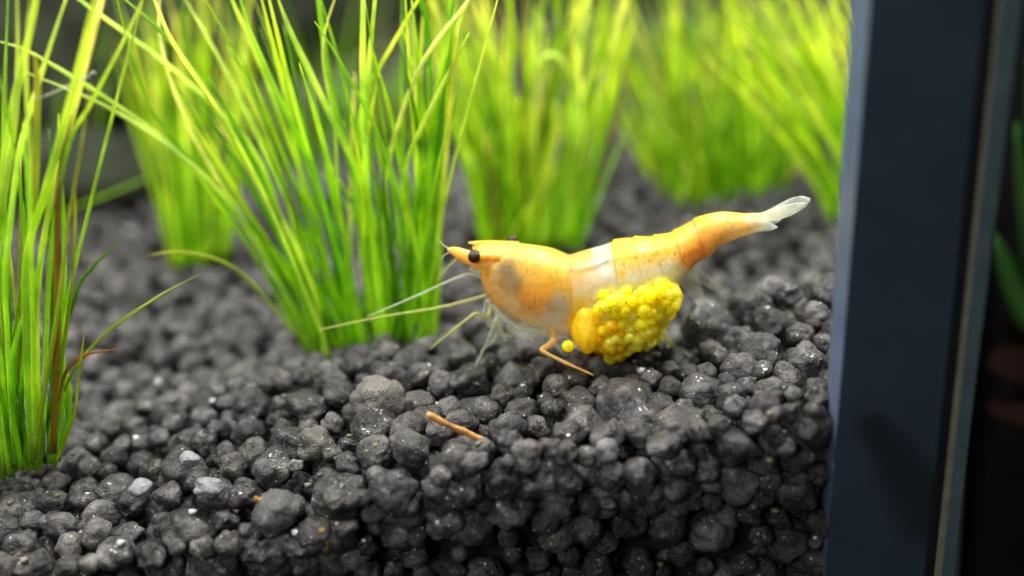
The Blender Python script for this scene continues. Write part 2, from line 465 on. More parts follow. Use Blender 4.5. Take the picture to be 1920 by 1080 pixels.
# fine gritty bits and mulm on the granules, the palest painted white as glints
vis = [i for i in range(len(GR)) if cnt[i] > 6]
q0, f0 = granule_verts(1, 555); VV, FF, base = [], [], 0
for _ in range(1500):
    i = random.choice(vis); th = random.uniform(0, 6.28); ph = random.uniform(.1, 1.25)
    c = GR[i, :3] + GR[i, 3] * .93 * np.array([math.sin(ph) * math.cos(th), -abs(math.sin(ph) * math.sin(th)), math.cos(ph)])
    r = min(.030, random.expovariate(1 / .009) + .005)
    VV.append(q0 * np.array([r, r * random.uniform(.6, 1.6), r * .8]) + c); FF.append(f0 + base); base += len(q0)
gm, nt, out = new_mat('grit_and_glints'); geo = N(nt, 'NewGeometry')
rg = ramp(nt, [(0, (.06, .05, .04)), (.45, (.12, .10, .06)), (.62, (.24, .23, .22)), (.85, (.7, .7, .7))]); nt.links.new(geo.outputs['Random Per Island'], rg.inputs['Fac'])
pg = N(nt, 'BsdfPrincipled'); nt.links.new(rg.outputs[0], pg.inputs['Base Color']); pg.inputs['Roughness'].default_value = .35; nt.links.new(pg.outputs[0], out.inputs[0])
o = link('grit_and_glints', mesh_from('grit_and_glints', np.concatenate(VV), np.concatenate(FF)), gm, bed); o['kind'] = 'stuff'

STONE = {'pale': ('pale_stone', 'pale grey pitted round stone lying behind the brown twig', 'stone', M_PALE),
         'white': ('white_chip', 'largest angular white chip lying on the dark gravel at lower left', 'stone chip', M_WHITE),
         'quartz': ('quartz_chip', 'small bright chip lying above the larger white chip', 'stone chip', M_WHITE),
         'silver': ('silver_chip', 'shiny chip in front of the left grass tuft, left of the white chip', 'stone chip', M_WHITE),
         'grey': ('grey_stone', 'smooth light grey stone in the front gravel below the pale pitted stone', 'stone', M_GREY)}
for n_, (k, P, r) in enumerate(own_pos):
    nm, lab, cat, mt = STONE[k]
    q, fa = granule_verts(4, 903 + n_)
    if k == 'pale':
        bm = bmesh.new(); bmesh.ops.create_icosphere(bm, subdivisions=4, radius=1.0)
        q = np.array([v_.co * (1 + .26 * noise.noise(v_.co * 1.5 + Vector((3, 1, 7))) + .12 * noise.noise(v_.co * 4) + .05 * noise.noise(v_.co * 11)) for v_ in bm.verts]) * np.array([1.05, 1, .92]); fa = np.array([[v_.index for v_ in f.verts] for f in bm.faces]); bm.free()
    o = link(nm, mesh_from(nm, q, fa), mt)
    o.location = P; o.scale = (r, r, r * (1.0 if k in ('pale', 'grey') else .85)); o.rotation_euler = (.2, .1, n_ * 1.3)
    tag(o, lab, cat)

# ------------------------------------------------------------------ grass
GREENS = [(.28, .52, .010), (.37, .62, .012), (.46, .68, .02), (.54, .72, .04), (.62, .76, .10), (.42, .64, .010)]
def blade(root, px, Y0, lean=0.0, w=.045, col=None, taper=.35, n=22, flat=.5, name='blade'):
    """px: picture waypoints root to tip at depth Y0, leaning LEAN back over its length"""
    m = len(px); pts = []
    for i, (x, y) in enumerate(px):
        t = i / (m - 1); pts.append(at_y(x, y, Y0 + lean * t * t))
    pts = crom(pts, n)
    wr = random.uniform(.72, 1.12) * w * .43
    rr = [wr * (1.0 if t < 1 - taper else max(.16, ((1 - t) / taper) ** .6)) for t in np.linspace(0, 1, n)]
    rr = [r * (1 + .06 * math.sin(i * 1.7 + len(px))) for i, r in enumerate(rr)]
    me = tube(name, pts, rr, 8, flat, random.uniform(-1.2, 1.2), (1, random.uniform(-.8, .8), .1))
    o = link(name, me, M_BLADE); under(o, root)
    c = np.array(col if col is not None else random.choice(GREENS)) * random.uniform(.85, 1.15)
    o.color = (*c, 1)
    return o
LIME = (.52, .72, .09); YEL = (.64, .74, .20); DK = (.17, .42, .012); BRN = (.30, .21, .035); MID = (.32, .60, .018); OLV = (.36, .46, .05)

def tuft(label, base_px, Y, name='grass_tuft'):
    P = at_y(*base_px, Y); r = empty(name, P)
    tag(r, label, 'grass plant', 'grass tufts planted in the gravel')
    return r

def fan(root, n, bx, by, tx, ty, Y, w, cols, dY=.3, bend=40, lean=(-.3, .5), spread=None, tipshort=.12):
    """n filling blades: root ends on the line bx/by, tips on the range tx (matched left to right, with scatter)"""
    for i in range(n):
        u = random.random(); b = (bx[0] + (bx[1] - bx[0]) * u, by[0] + (by[1] - by[0]) * u + random.uniform(-4, 10))
        s = min(1, max(0, u + random.gauss(0, .20 if spread is None else spread)))
        e = (tx[0] + (tx[1] - tx[0]) * s, random.uniform(*ty))
        if random.random() < tipshort: k = random.uniform(.4, .8); e = (b[0] + (e[0] - b[0]) * k, b[1] + (e[1] - b[1]) * k)
        d = random.gauss(0, bend)
        mids = [(b[0] + (e[0] - b[0]) * t ** 1.25 + d * math.sin(math.pi * t) * .5, b[1] + (e[1] - b[1]) * t) for t in (.33, .68)]
        blade(root, [b] + mids + [e], Y + random.uniform(-dY, dY), random.uniform(*lean), w, random.choice(cols), random.uniform(.2, .5))

# left foreground tuft
t1 = tuft('large grass tuft at the far left with a few browned stems', (55, 880), 5.95)
for px, c, w in [([(22, 895), (16, 600), (6, 300), (16, -40)], MID, .05), ([(5, 900), (-6, 560), (8, 300), (60, 40), (78, -60)], LIME, .05),
                 ([(60, 880), (48, 520), (84, 365), (125, 215), (176, 10), (190, -60)], LIME, .058), ([(75, 880), (70, 560), (98, 365), (140, 200), (193, -10), (205, -70)], YEL, .05),
                 ([(108, 865), (122, 600), (170, 380), (215, 200), (262, 20), (275, -50)], LIME, .047), ([(80, 850), (92, 520), (125, 285), (170, 195), (235, 70), (275, -20)], LIME, .048),
                 ([(28, 870), (10, 560), (18, 430), (38, 280), (85, 115), (130, -20)], LIME, .043), ([(65, 860), (60, 560), (57, 340), (49, 120), (60, -30)], LIME, .042),
                 ([(30, 860), (48, 600), (45, 420), (15, 215), (-10, 120)], MID, .042), ([(100, 850), (108, 600), (110, 350), (135, 215)], BRN, .045),
                 ([(90, 850), (132, 560), (140, 430), (141, 335)], OLV, .04), ([(85, 800), (138, 564), (175, 500), (229, 447)], DK, .04),
                 ([(95, 850), (122, 727), (189, 633), (290, 560), (372, 515)], OLV, .036), ([(95, 840), (118, 712), (155, 668), (220, 654)], (.38, .24, .05), .034),
                 ([(103, 872), (139, 778), (148, 702), (160, 610)], OLV, .032), ([(40, 880), (20, 700), (60, 540), (110, 380)], MID, .05),
                 ([(70, 860), (66, 800), (68, 770), (66, 750)], (.42, .34, .08), .05), ([(12, 890), (30, 640), (60, 430), (70, 180), (66, 100)], OLV, .05),
                 ([(60, 870), (90, 690), (112, 560), (128, 420), (150, 290), (170, 150)], OLV, .045), ([(20, 890), (2, 700), (-10, 500), (30, 200), (32, -40)], LIME, .05)]:
    blade(t1, px, 5.95 + random.uniform(-.15, .2), random.uniform(-.2, .3), w, c)
fan(t1, 24, (0, 110), (885, 865), (-70, 110), (180, 620), 6.05, .045, [MID, (.30, .58, .015), DK, (.34, .60, .014), OLV], .12, 30)

# middle tuft, left of the shrimp
t2 = tuft('dense bright green grass tuft behind the gravel ridge left of the shrimp', (700, 660), 7.15)
for px, c, w in [([(585, 680), (480, 480), (410, 385), (340, 290), (200, 185), (60, 100), (0, 78)], LIME, .047), ([(592, 678), (500, 480), (420, 370), (330, 285), (200, 200), (40, 132)], LIME, .045),
                 ([(600, 675), (550, 500), (480, 290), (330, 135), (150, 0), (110, -40)], LIME, .046), ([(615, 670), (540, 450), (440, 260), (330, 90), (225, -10)], MID, .046),
                 ([(630, 668), (560, 430), (480, 250), (400, 90), (330, -30)], LIME, .05), ([(640, 665), (570, 400), (500, 230), (445, 110), (370, -30)], MID, .045),
                 ([(740, 650), (694, 389), (603, 182), (545, 60), (515, -20)], LIME, .046), ([(742, 650), (713, 519), (661, 324), (623, 182), (597, 0), (590, -60)], MID, .05),
                 ([(720, 650), (694, 389), (681, 214), (681, 0), (683, -60)], LIME, .045), ([(715, 650), (690, 380), (687, 195), (703, 0), (708, -60)], LIME, .04),
                 ([(700, 650), (672, 400), (675, 246), (694, 162), (781, 5), (810, -50)], LIME, .044), ([(735, 650), (722, 420), (728, 305), (785, 130), (875, 5), (900, -40)], YEL, .055),
                 ([(791, 640), (800, 324), (804, 78), (785, -10), (780, -60)], DK, .05), ([(811, 640), (804, 389), (817, 169), (862, 39), (900, -50)], LIME, .05),
                 ([(806, 635), (824, 454), (837, 363), (882, 188), (930, 10), (945, -50)], LIME, .036), ([(565, 640), (486, 545), (430, 497), (370, 477), (315, 473), (272, 481)], OLV, .034),
                 ([(770, 650), (750, 450), (720, 280), (640, 120), (590, 40)], MID, .045), ([(660, 665), (640, 500), (590, 330), (540, 220), (470, 60), (440, -40)], MID, .047),
                 ([(620, 670), (520, 420), (430, 240), (330, 90), (290, 0), (270, -50)], YEL, .04), ([(606, 672), (470, 440), (440, 390), (350, 230), (302, 80), (300, -40)], YEL, .04),
                 ([(800, 640), (782, 480), (760, 330), (790, 240), (850, 120), (880, 60)], LIME, .04), ([(596, 676), (470, 460), (380, 330), (290, 215), (245, 100), (215, -20)], MID, .038),
                 ([(760, 650), (776, 420), (812, 260), (830, 120), (850, -40)], MID, .05), ([(690, 660), (640, 420), (628, 240), (605, 90), (640, -40)], LIME, .045)]:
    blade(t2, px, 7.15 + random.uniform(-.15, .2), random.uniform(-.25, .35), w, c)
fan(t2, 46, (590, 818), (676, 640), (330, 860), (-70, 220), 7.25, .046, GREENS + [DK], .22, 40)
fan(t2, 22, (600, 815), (676, 640), (440, 840), (220, 470), 7.2, .046, [DK, MID, (.26, .52, .012), (.33, .60, .015)], .2, 25)

# behind them, out of focus
t3 = tuft('blurred grass tuft standing behind the gap between the two left tufts', (385, 500), 9.4)
fan(t3, 70, (318, 430), (505, 480), (215, 470), (-60, 160), 9.4, .052, GREENS + [DK, OLV], .3, 30)
blade(t3, [(420, 470), (430, 350), (330, 320), (190, 370), (110, 400)], 9.2, 0, .05, MID)
t4 = tuft('tall blurred grass tuft directly behind the shrimp', (1000, 465), 9.0)
fan(t4, 110, (905, 1085), (470, 455), (800, 1190), (-80, 90), 9.1, .055, GREENS + [LIME, (.36, .34, .06)], .4, 35)
fan(t4, 34, (915, 1080), (470, 455), (860, 1150), (120, 330), 8.9, .055, GREENS, .3, 25)
blade(t4, [(1082, 470), (1110, 400), (1150, 300), (1190, 205)], 8.7, 0, .05, MID)
blade(t4, [(1000, 460), (985, 250), (1010, 120), (1050, 110), (1090, 185)], 8.8, 0, .055, LIME)
t5 = tuft('wide pale blurred grass tuft behind the tail of the shrimp', (1360, 395), 10.4)
fan(t5, 120, (1240, 1480), (398, 372), (1110, 1590), (-90, 120), 10.5, .06, GREENS + [LIME, OLV], .6, 40)
fan(t5, 40, (1245, 1475), (398, 372), (1180, 1540), (150, 300), 10.2, .06, GREENS + [OLV], .4, 25)
t6 = tuft('blurred grass tuft leaning out from behind the dark corner strip', (1640, 430), 9.1)
fan(t6, 70, (1565, 1760), (425, 400), (1330, 1640), (-90, 120), 9.1, .055, GREENS + [LIME], .4, 25)
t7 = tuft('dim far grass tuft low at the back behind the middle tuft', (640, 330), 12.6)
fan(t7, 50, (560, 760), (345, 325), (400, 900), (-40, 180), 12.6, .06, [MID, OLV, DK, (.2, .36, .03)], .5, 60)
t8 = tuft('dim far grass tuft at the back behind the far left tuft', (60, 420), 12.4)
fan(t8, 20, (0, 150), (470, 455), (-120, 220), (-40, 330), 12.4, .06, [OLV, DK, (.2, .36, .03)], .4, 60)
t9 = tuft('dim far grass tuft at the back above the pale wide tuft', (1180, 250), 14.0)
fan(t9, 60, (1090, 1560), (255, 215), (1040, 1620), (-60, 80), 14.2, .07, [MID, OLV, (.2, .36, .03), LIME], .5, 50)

# dark rocks far at the back on the left
for n_, (px, py, Y, rp, lab) in enumerate([(110, 345, 11.6, 120, 'low dark blurred rock at the back, behind the far left tuft'), (300, 330, 12.2, 130, 'low dark blurred rock at the back between the two left tufts'),
        (170, 120, 14.5, 190, 'largest dark blurred rock at the back, at the upper left'), (560, 290, 13.6, 130, 'dark blurred rock at the back behind the middle tuft'), (500, 70, 16.5, 150, 'dark blurred rock at the top behind the middle tuft'),
        (820, 280, 13.0, 110, 'dark blurred rock at the back behind the tall tuft'), (1180, 330, 13.0, 100, 'dark blurred rock at the back beside the tall tuft')]):
    P = at_y(px, py, Y); r = rp * proj(P)[2] / FPX
    q, fa = granule_verts(4, 700 + n_)
    o = link('rock', mesh_from('rock', q, fa), M_ROCK); o.location = P; o.scale = (r * 1.25, r, r * .8); o.rotation_euler = (0, 0, n_)
    tag(o, lab, 'rock')

# ------------------------------------------------------------------ shrimp
SY = 6.38; YAW = -.10
def shp(px, py, lat=0.0):
    """point in the shrimp's own upright plane (LAT towards the back)"""
    d = ray(px, py)
    # plane: y = SY + YAW * (x - .6)
    t = (SY - YAW * .6 + lat * math.hypot(1, YAW)) / (d[1] - YAW * d[0])
    return CAM + d * t
LAT = np.array([-YAW, 1.0, 0]) / math.hypot(1, YAW)
shr = empty('shrimp', shp(1080, 660))
tag(shr, 'yellow orange shrimp carrying a clump of bright yellow eggs, walking on the gravel', 'shrimp')
ST = [((886, 462), (889, 474), .025), ((893, 459), (894, 488), .06), ((901, 457), (900, 506), .10), ((914, 456), (906, 530), .15), ((935, 456), (922, 561), .19),
      ((965, 459), (960, 588), .215), ((1000, 463), (1001, 608), .225), ((1035, 469), (1038, 622), .225), ((1062, 480), (1066, 627), .215),
      ((1073, 480), (1080, 628), .21), ((1095, 473), (1108, 618), .21), ((1134, 462), (1150, 598), .205), ((1149, 457), (1168, 590), .205),
      ((1179, 450), (1207, 572), .195), ((1220, 447), (1250, 545), .18), ((1255, 440), (1284, 514), .16), ((1280, 428), (1304, 491), .145),
      ((1310, 410), (1330, 477), .125), ((1350, 399), (1356, 456), .105), ((1391, 401), (1396, 441), .085), ((1428, 404), (1434, 429), .06), ((1447, 409), (1450, 419), .02)]
NS, NT = 260, 64
arr = np.array([[*a, *b, w] for a, b, w in ST], float)
sm = np.array(crom(list(arr), NS))
# slight plate steps along the abdomen
V, UVP = [], []
for i, (dx, dy, vx, vy, w) in enumerate(sm):
    Dp, Vp = shp(dx, dy), shp(vx, vy); c = (Dp + Vp) / 2; up = (Dp - Vp) / 2
    step = 1.0
    for bx in (1149, 1187, 1225, 1262, 1300):
        d = dx - bx
        if 0 < d < 36: step += .06 * min(1, d / 1.5) * (1 - d / 36)
    for k in range(NT):
        a = 2 * math.pi * k / NT
        ca, sa = math.cos(a), math.sin(a)
        e = .88
        ca2 = math.copysign(abs(ca) ** e, ca); sa2 = math.copysign(abs(sa) ** e, sa)
        # belly narrower than back
        ww = w * (1.0 - .18 * max(0, -ca)) * step
        V.append(c + up * ca2 * step + LAT * sa2 * ww)
        UVP.append((dx * (1 + ca2) / 2 + vx * (1 - ca2) / 2, dy * (1 + ca2) / 2 + vy * (1 - ca2) / 2, ca))
Fc = [(i * NT + k, (i + 1) * NT + k, (i + 1) * NT + (k + 1) % NT, i * NT + (k + 1) % NT) for i in range(NS - 1) for k in range(NT)]
Fc += [tuple(range(NT)), tuple((NS - 1) * NT + k for k in range(NT))[::-1]]
body_me = mesh_from('body', V, Fc)
CP = [  # x, y, radius, colour, opacity
    (897, 468, 14, (238, 175, 60), .95), (930, 462, 22, (250, 200, 95), .96), (985, 472, 26, (240, 188, 70), .95), (1035, 480, 24, (244, 190, 60), .97),
    (908, 505, 14, (236, 168, 45), .97), (913, 535, 16, (236, 160, 35), .97), (940, 560, 18, (236, 170, 50), .95), (936, 524, 20, (230, 188, 120), .9),
    (958, 488, 17, (150, 118, 72), .92), (966, 508, 16, (165, 130, 85), .9), (945, 510, 10, (205, 160, 90), .9), (1000, 500, 18, (232, 178, 60), .93), (1035, 510, 20, (236, 176, 45), .95),
    (1000, 550, 25, (246, 172, 56), .97), (962, 548, 20, (228, 192, 130), .88), (985, 592, 24, (228, 186, 110), .9), (1020, 600, 18, (222, 196, 150), .8), (1047, 556, 21, (216, 190, 155), .78),
    (1055, 515, 14, (238, 178, 45), .96), (1056, 600, 14, (218, 178, 118), .85), (1092, 548, 16, (248, 198, 40), .97), (1084, 585, 15, (248, 198, 40), .97), (1100, 528, 8, (246, 200, 70), .94), (1085, 490, 20, (232, 170, 80), .93), (1110, 505, 20, (226, 178, 125), .88),
    (1132, 480, 17, (236, 232, 224), .78), (1115, 535, 24, (240, 226, 208), .8), (1140, 500, 14, (205, 192, 180), .8), (1155, 470, 11, (246, 186, 55), .98), (1162, 497, 9, (242, 190, 55), .98), (1168, 514, 7, (244, 200, 90), .96),
    (1190, 465, 20, (250, 190, 55), .98), (1225, 465, 18, (248, 184, 50), .98), (1255, 455, 18, (248, 180, 50), .98), (1210, 488, 10, (242, 190, 90), .94),
    (1200, 515, 26, (246, 242, 232), .78), (1242, 507, 24, (246, 242, 228), .78), (1265, 492, 14, (232, 205, 140), .9), (1170, 550, 26, (247, 242, 232), .8), (1230, 540, 24, (246, 240, 220), .8),
    (1290, 440, 16, (244, 168, 45), .98), (1290, 470, 15, (236, 138, 14), 1), (1308, 460, 14, (234, 134, 12), 1), (1320, 425, 16, (244, 165, 50), .98), (1350, 412, 14, (248, 182, 80), .97), (1335, 460, 10, (238, 170, 80), .95),
    (1345, 436, 12, (238, 172, 75), .95), (1375, 425, 12, (240, 188, 105), .92), (1385, 408, 10, (246, 180, 80), .95), (1410, 412, 10, (238, 192, 120), .85), (1432, 416, 10, (215, 205, 180), .62), (1450, 415, 10, (200, 205, 190), .5)]
cx = np.array([c[0] for c in CP]); cy = np.array([c[1] for c in CP]); cr = np.array([c[2] for c in CP])
cc = np.array([lin(c[3][0], min(255, c[3][1] + 11), c[3][2] + (14 if c[0] < 1060 else 4)) for c in CP]); co = np.array([c[4] for c in CP])
cols = np.ones((len(V), 4))
for i, (ux, uy, ca) in enumerate(UVP):
    jx = noise.noise(Vector((ux * .05, uy * .05, 1))) * 7 + noise.noise(Vector((ux * .14, uy * .14, 4))) * 3.5
    jy = noise.noise(Vector((ux * .05, uy * .05, 9))) * 7 + noise.noise(Vector((ux * .14, uy * .14, 12))) * 3.5
    d2 = ((ux + jx - cx) ** 2 + (uy + jy - cy) ** 2) / (cr * .85) ** 2
    w = np.exp(-np.minimum(d2, 40)) + 1e-9 / (1 + d2); w /= w.sum()
    c = w @ cc
    # pale flecks over the orange stomach, dark freckles along the back
    f = noise.noise(Vector((ux * .28, uy * .30, 20)))
    e = math.exp(-(((ux - 1002) / 22) ** 2 + ((uy - 546) / 11) ** 2))
    c = c * (1 - e * max(0, min(1, f * 4))) + lin(255, 225, 140) * e * max(0, min(1, f * 4))
    fr = noise.noise(Vector((ux * .22, uy * .35, 33)))
    if 1165 < ux < 1290 and fr > .22 and abs(uy - (478 - (ux - 1165) * .12)) < 9: c = c * (1 - .55 * min(1, (fr - .22) * 8))
    dxr = sm[i // NT][0]
    for bx in (1149, 1187, 1225, 1262, 1300):
        if -2.2 < dxr - bx < 1.2: c = c * .74
    if abs(dxr - 1069) < 1.6: c = c * .82
    # fine pigment dots
    pd = noise.noise(Vector((ux * .55, uy * .55, 51)))
    if pd > .34: c = c * (1 - .22 * min(1, (pd - .34) * 8)) + np.array([.25, .09, .0]) * .22 * min(1, (pd - .34) * 8)
    cols[i, :3] = np.clip(c, 0, 1); cols[i, 3] = .33 + .50 * min(1, max(0, (w @ co - .78) / .19))
at = body_me.color_attributes.new('pigment', 'FLOAT_COLOR', 'POINT')
at.data.foreach_set('color', cols.ravel())
body = under(link('body', body_me, M_FLESH), shr)
NS_ = 0

def limb(name, pts, r0, r1, mat, parent=shr, lat=0.0, sides=8, n=20, flat=.8, knob=False, label=None):
    P = [shp(p[0], p[1], (p[2] if len(p) > 2 else lat)) for p in pts]
    if knob and len(P) > 2:      # straight segments that bend only at the joints
        Q = []
        for t in np.linspace(0, len(P) - 1 - 1e-6, n):
            i = int(t); Q.append(P[i] + (P[i + 1] - P[i]) * (t - i))
        Q = [Q[0]] + [(Q[i - 1] + 2 * Q[i] + Q[i + 1]) / 4 for i in range(1, n - 1)] + [Q[-1]]
    else:
        Q = crom(P, n) if len(P) > 2 else [P[0] + (P[1] - P[0]) * t for t in np.linspace(0, 1, n)]
    ts = np.linspace(0, 1, n); rr = r0 + (r1 - r0) * ts
    if knob:
        for j in range(1, len(pts) - 1): rr = rr * (1 + .35 * np.exp(-((ts - j / (len(pts) - 1)) / .05) ** 2))
    o = link(name, tube(name, Q, rr, sides, flat), mat)
    if label: o['label'] = label
    return under(o, shr) if parent is shr else under2(o, parent)
def under2(o, parent):
    o.parent = parent
    o.matrix_parent_inverse = (Matrix.Translation(shr.location) if parent.parent is shr else Matrix.Identity(4)).inverted() if False else Matrix.Identity(4)
    return o
# snout, rostrum, antennal scale
def spike(name, pts, r, mat, lat=0.0, flat=.7):
    P = crom([shp(p[0], p[1], lat) for p in pts], 14); ts = np.linspace(0, 1, 14)
    rr = [x * .0037 for x in np.interp(ts, np.linspace(0, 1, len(r)), r)]
    return under(link(name, tube(name, P, rr, 10, flat), mat), shr)
spike('rostrum', [(965, 464), (925, 459), (900, 457), (878, 455)], [12, 9, 7, 5, 1.5], M_ORANGE, 0.0, .8)
spike('antenna_scale', [(900, 490), (872, 480), (852, 471), (839, 467)], [14, 13, 11, 7, 2.5], M_ORANGE, -.11, .6)
spike('antenna_scale', [(905, 505), (893, 507), (880, 503)], [9, 8, 5], M_CLEAR, -.10, .6)
# eyes on stalks
def eye(px, py, rpx, lat, sx, sy):
    c = shp(px, py, lat); r = rpx * proj(c)[2] / FPX
    st = shp(sx, sy, lat * .75)
    o = link('eye_stalk', tube('eye_stalk', crom([st, (st * .5 + c * .5), c], 8), [r * .75, r * .72, r * .7, r * .68, r * .68, r * .72, r * .78, r * .8], 12, 1), M_ORANGE)
    under(o, shr)
    bm = bmesh.new(); bmesh.ops.create_uvsphere(bm, u_segments=24, v_segments=16, radius=1)
    me = bpy.data.meshes.new('eye'); bm.to_mesh(me); bm.free(); me.polygons.foreach_set('use_smooth', [True] * len(me.polygons))
    e = link('eye', me, M_EYE); e.parent = shr
    e.location = Vector(c) - shr.location; e.scale = (r, r, r * .96)
eye(890, 481, 13, -.17, 936, 482)
eye(961, 451, 10.5, .15, 975, 468)
# antennae
limb('antenna', [(905, 520), (870, 516), (780, 555), (688, 594)], .015, .004, M_CLEAR, lat=-.10, label='pale clear antenna')
limb('antenna', [(918, 552), (830, 575), (715, 594), (600, 618)], .016, .006, M_OLIVE, lat=-.12, label='thicker olive antenna')
limb('antenna', [(890, 505), (865, 485), (840, 470)], .008, .004, M_CLEAR, lat=-.10)
limb('antenna', [(845, 468), (832, 460), (823, 450)], .007, .003, M_CLEAR, lat=-.12)
limb('antenna', [(848, 472), (834, 478), (826, 488)], .006, .003, M_CLEAR, lat=-.12)
limb('antenna', [(855, 487), (835, 505), (820, 526)], .008, .004, M_OLIVE, lat=.05)
# mouthparts and legs
limb('leg', [(925, 580, -.1), (910, 596, -.15), (891, 586, -.2), (858, 612, -.22), (806, 654, -.22)], .017, .006, M_OLIVE, knob=True, label='front walking leg reaching forward')
limb('leg', [(938, 580, -.1), (929, 603, -.16), (918, 630, -.18), (891, 688, -.2)], .017, .007, M_CLEAR, knob=True, label='clear front leg planted on the gravel')
limb('leg', [(925, 572, -.12), (945, 598, -.16), (975, 618, -.17), (1029, 626, -.17)], .022, .008, M_CLEAR, knob=True)
limb('leg', [(915, 560, 0), (922, 600, -.05), (935, 622, -.08), (960, 633, -.1)], .022, .008, M_CLEAR, knob=True)
limb('leg', [(960, 592, -.08), (952, 616, -.12), (975, 634, -.14), (992, 637, -.14)], .018, .007, M_CLEAR, knob=True)
limb('leg', [(930, 575, .1), (935, 610, .12), (950, 640, .12)], .017, .007, M_CLEAR, knob=True)
limb('leg', [(1036, 615, -.17), (1040, 640, -.2), (1013, 657, -.25), (1060, 680, -.30), (1112, 703, -.34)], .026, .007, M_AMBER, knob=True, n=28, label='amber rear walking leg bent at the knee')
limb('leg', [(975, 600, .05), (1000, 625, .02), (1035, 632, 0)], .017, .008, M_CLEAR, knob=True)
limb('leg', [(1225, 600, .15), (1243, 625, .15), (1262, 646, .13), (1275, 674, .12)], .016, .007, M_OLIVE, knob=True, label='thin hind leg behind the eggs')
for pts in ([(945, 580, .02), (938, 612, -.02), (925, 640, -.05), (900, 660, -.07)], [(985, 603, .1), (975, 622, .1), (1000, 640, .1)], [(1005, 606, -.1), (1020, 622, -.13), (1045, 630, -.14)],
            [(912, 565, -.05), (908, 590, -.08), (918, 612, -.1), (940, 622, -.1)], [(950, 588, -.1), (958, 605, -.14), (1000, 618, -.15), (1030, 622, -.15)], [(922, 570, -.1), (916, 592, -.14), (924, 612, -.15), (948, 634, -.15)], [(1020, 612, .1), (1035, 640, .12), (1060, 668, .12)]):
    limb('leg', pts, .017, .006, M_CLEAR, knob=True)
M_VEIL = flesh_material('clear_swimmeret', False, lin(215, 215, 200), .16, .3, .2)
limb('swimmeret', [(1280, 505, .03), (1298, 535, .05), (1318, 572, .06)], .085, .03, M_VEIL, flat=.25)
limb('swimmeret', [(1288, 500, .0), (1318, 522, .01), (1352, 545, .02)], .06, .02, M_VEIL, flat=.25)
# fan of the tail
def paddle(pts, wpx, lat, mat, label=None):
    P = crom([shp(p[0], p[1], lat * i / (len(pts) - 1)) for i, p in enumerate(pts)], 18); ts = np.linspace(0, 1, 18)
    rr = [w_ * .0037 for w_ in np.interp(ts, np.linspace(0, 1, len(wpx)), wpx)]
    o = link('tail_fin', tube('tail_fin', P, rr, 12, .22, 0, tuple(Uv * .9 + Rv * .2)), mat)
    if label: o['label'] = label
    under(o, shr)
M_FIN = flesh_material('clear_fin', False, lin(215, 222, 205), .36, .3, .2)
nt = M_FIN.node_tree; L = nt.links.new; uvn = N(nt, 'UVMap'); sx = N(nt, 'SeparateXYZ'); L(uvn.outputs[0], sx.inputs[0])
rc = ramp(nt, [(0, (*lin(240, 190, 110), .75)), (.30, (*lin(228, 222, 195), .5)), (.8, (*lin(222, 228, 215), .26)), (1, (*lin(232, 236, 228), .5))]); L(sx.outputs[1], rc.inputs['Fac'])
for n_ in list(nt.nodes):
    if n_.type == 'RGB':
        for l_ in list(n_.outputs[0].links): L(rc.outputs['Color'], l_.to_socket)
    if n_.type == 'VALUE':
        for l_ in list(n_.outputs[0].links): L(rc.outputs['Alpha'], l_.to_socket)
paddle([(1395, 408), (1430, 408), (1465, 396), (1495, 382), (1519, 373)], [7, 9, 9, 11, 13, 14, 13, 10, 2], .10, M_FIN, 'long clear upper tail fin')
paddle([(1395, 420), (1425, 424), (1458, 426)], [9, 11, 11, 9, 7, 1], -.06, M_FIN)
paddle([(1400, 412), (1440, 406), (1478, 394), (1510, 380)], [7, 8, 9, 11, 10, 7, 1], -.01, M_FIN)
paddle([(1395, 414), (1430, 418), (1464, 412)], [9, 10, 10, 8, 6, 1], .03, M_FIN)
# side plate and eggs
def blob(name, px, py, lat, rx, ry, rl, mat, tilt=0.0, seed=0, lump=.05):
    bm = bmesh.new(); bmesh.ops.create_icosphere(bm, subdivisions=4, radius=1)
    c = shp(px, py, lat); k = proj(c)[2] / FPX
    for v_ in bm.verts:
        q = v_.co * (1 + lump * noise.noise(v_.co * 2 + Vector((seed, 0, 0))))
        a_, b_ = q.x * math.cos(tilt) - q.z * math.sin(tilt), q.x * math.sin(tilt) + q.z * math.cos(tilt)
        v_.co = Vector(c + Rv * a_ * rx * k + Uv * b_ * ry * k + LAT * q.y * rl)
    me = bpy.data.meshes.new(name); bm.to_mesh(me); bm.free(); me.polygons.foreach_set('use_smooth', [True] * len(me.polygons))
    return under(link(name, me, mat), shr)
blob('stomach', 962, 497, -.07, 24, 21, .09, flesh_material('stomach_brown', False, lin(92, 70, 42), .9, .6, .2), .4, 11, .25)
blob('liver', 1001, 549, -.09, 37, 30, .10, flesh_material('liver_orange', False, lin(248, 180, 55), 1, .5, .4), .1, 13, .14)
M_MUSCLE = flesh_material('milky_muscle', False, lin(250, 245, 234), .92, .5, .6)
Pm = crom([shp(x, y, 0) for x, y in ((1072, 540), (1120, 525), (1180, 512), (1240, 495), (1290, 465), (1350, 425), (1420, 414))], 30)
under(link('tail_muscle', tube('tail_muscle', Pm, list(np.interp(np.linspace(0, 1, 30), [0, .1, .5, .75, 1], [.10, .17, .16, .10, .03])), 16, .8), M_MUSCLE), shr)
Pg = crom([shp(x, y, -.09) for x, y in ((1040, 500), (1090, 508), (1140, 490), (1180, 483), (1230, 475), (1275, 462))], 40)
under(link('gut', tube('gut', Pg, [.016 * (1 + .5 * math.sin(q * 1.7) * math.sin(q * .6)) for q in range(40)], 8, 1), flesh_material('gut_brown', False, lin(120, 95, 70), .8, .6, .2)), shr)
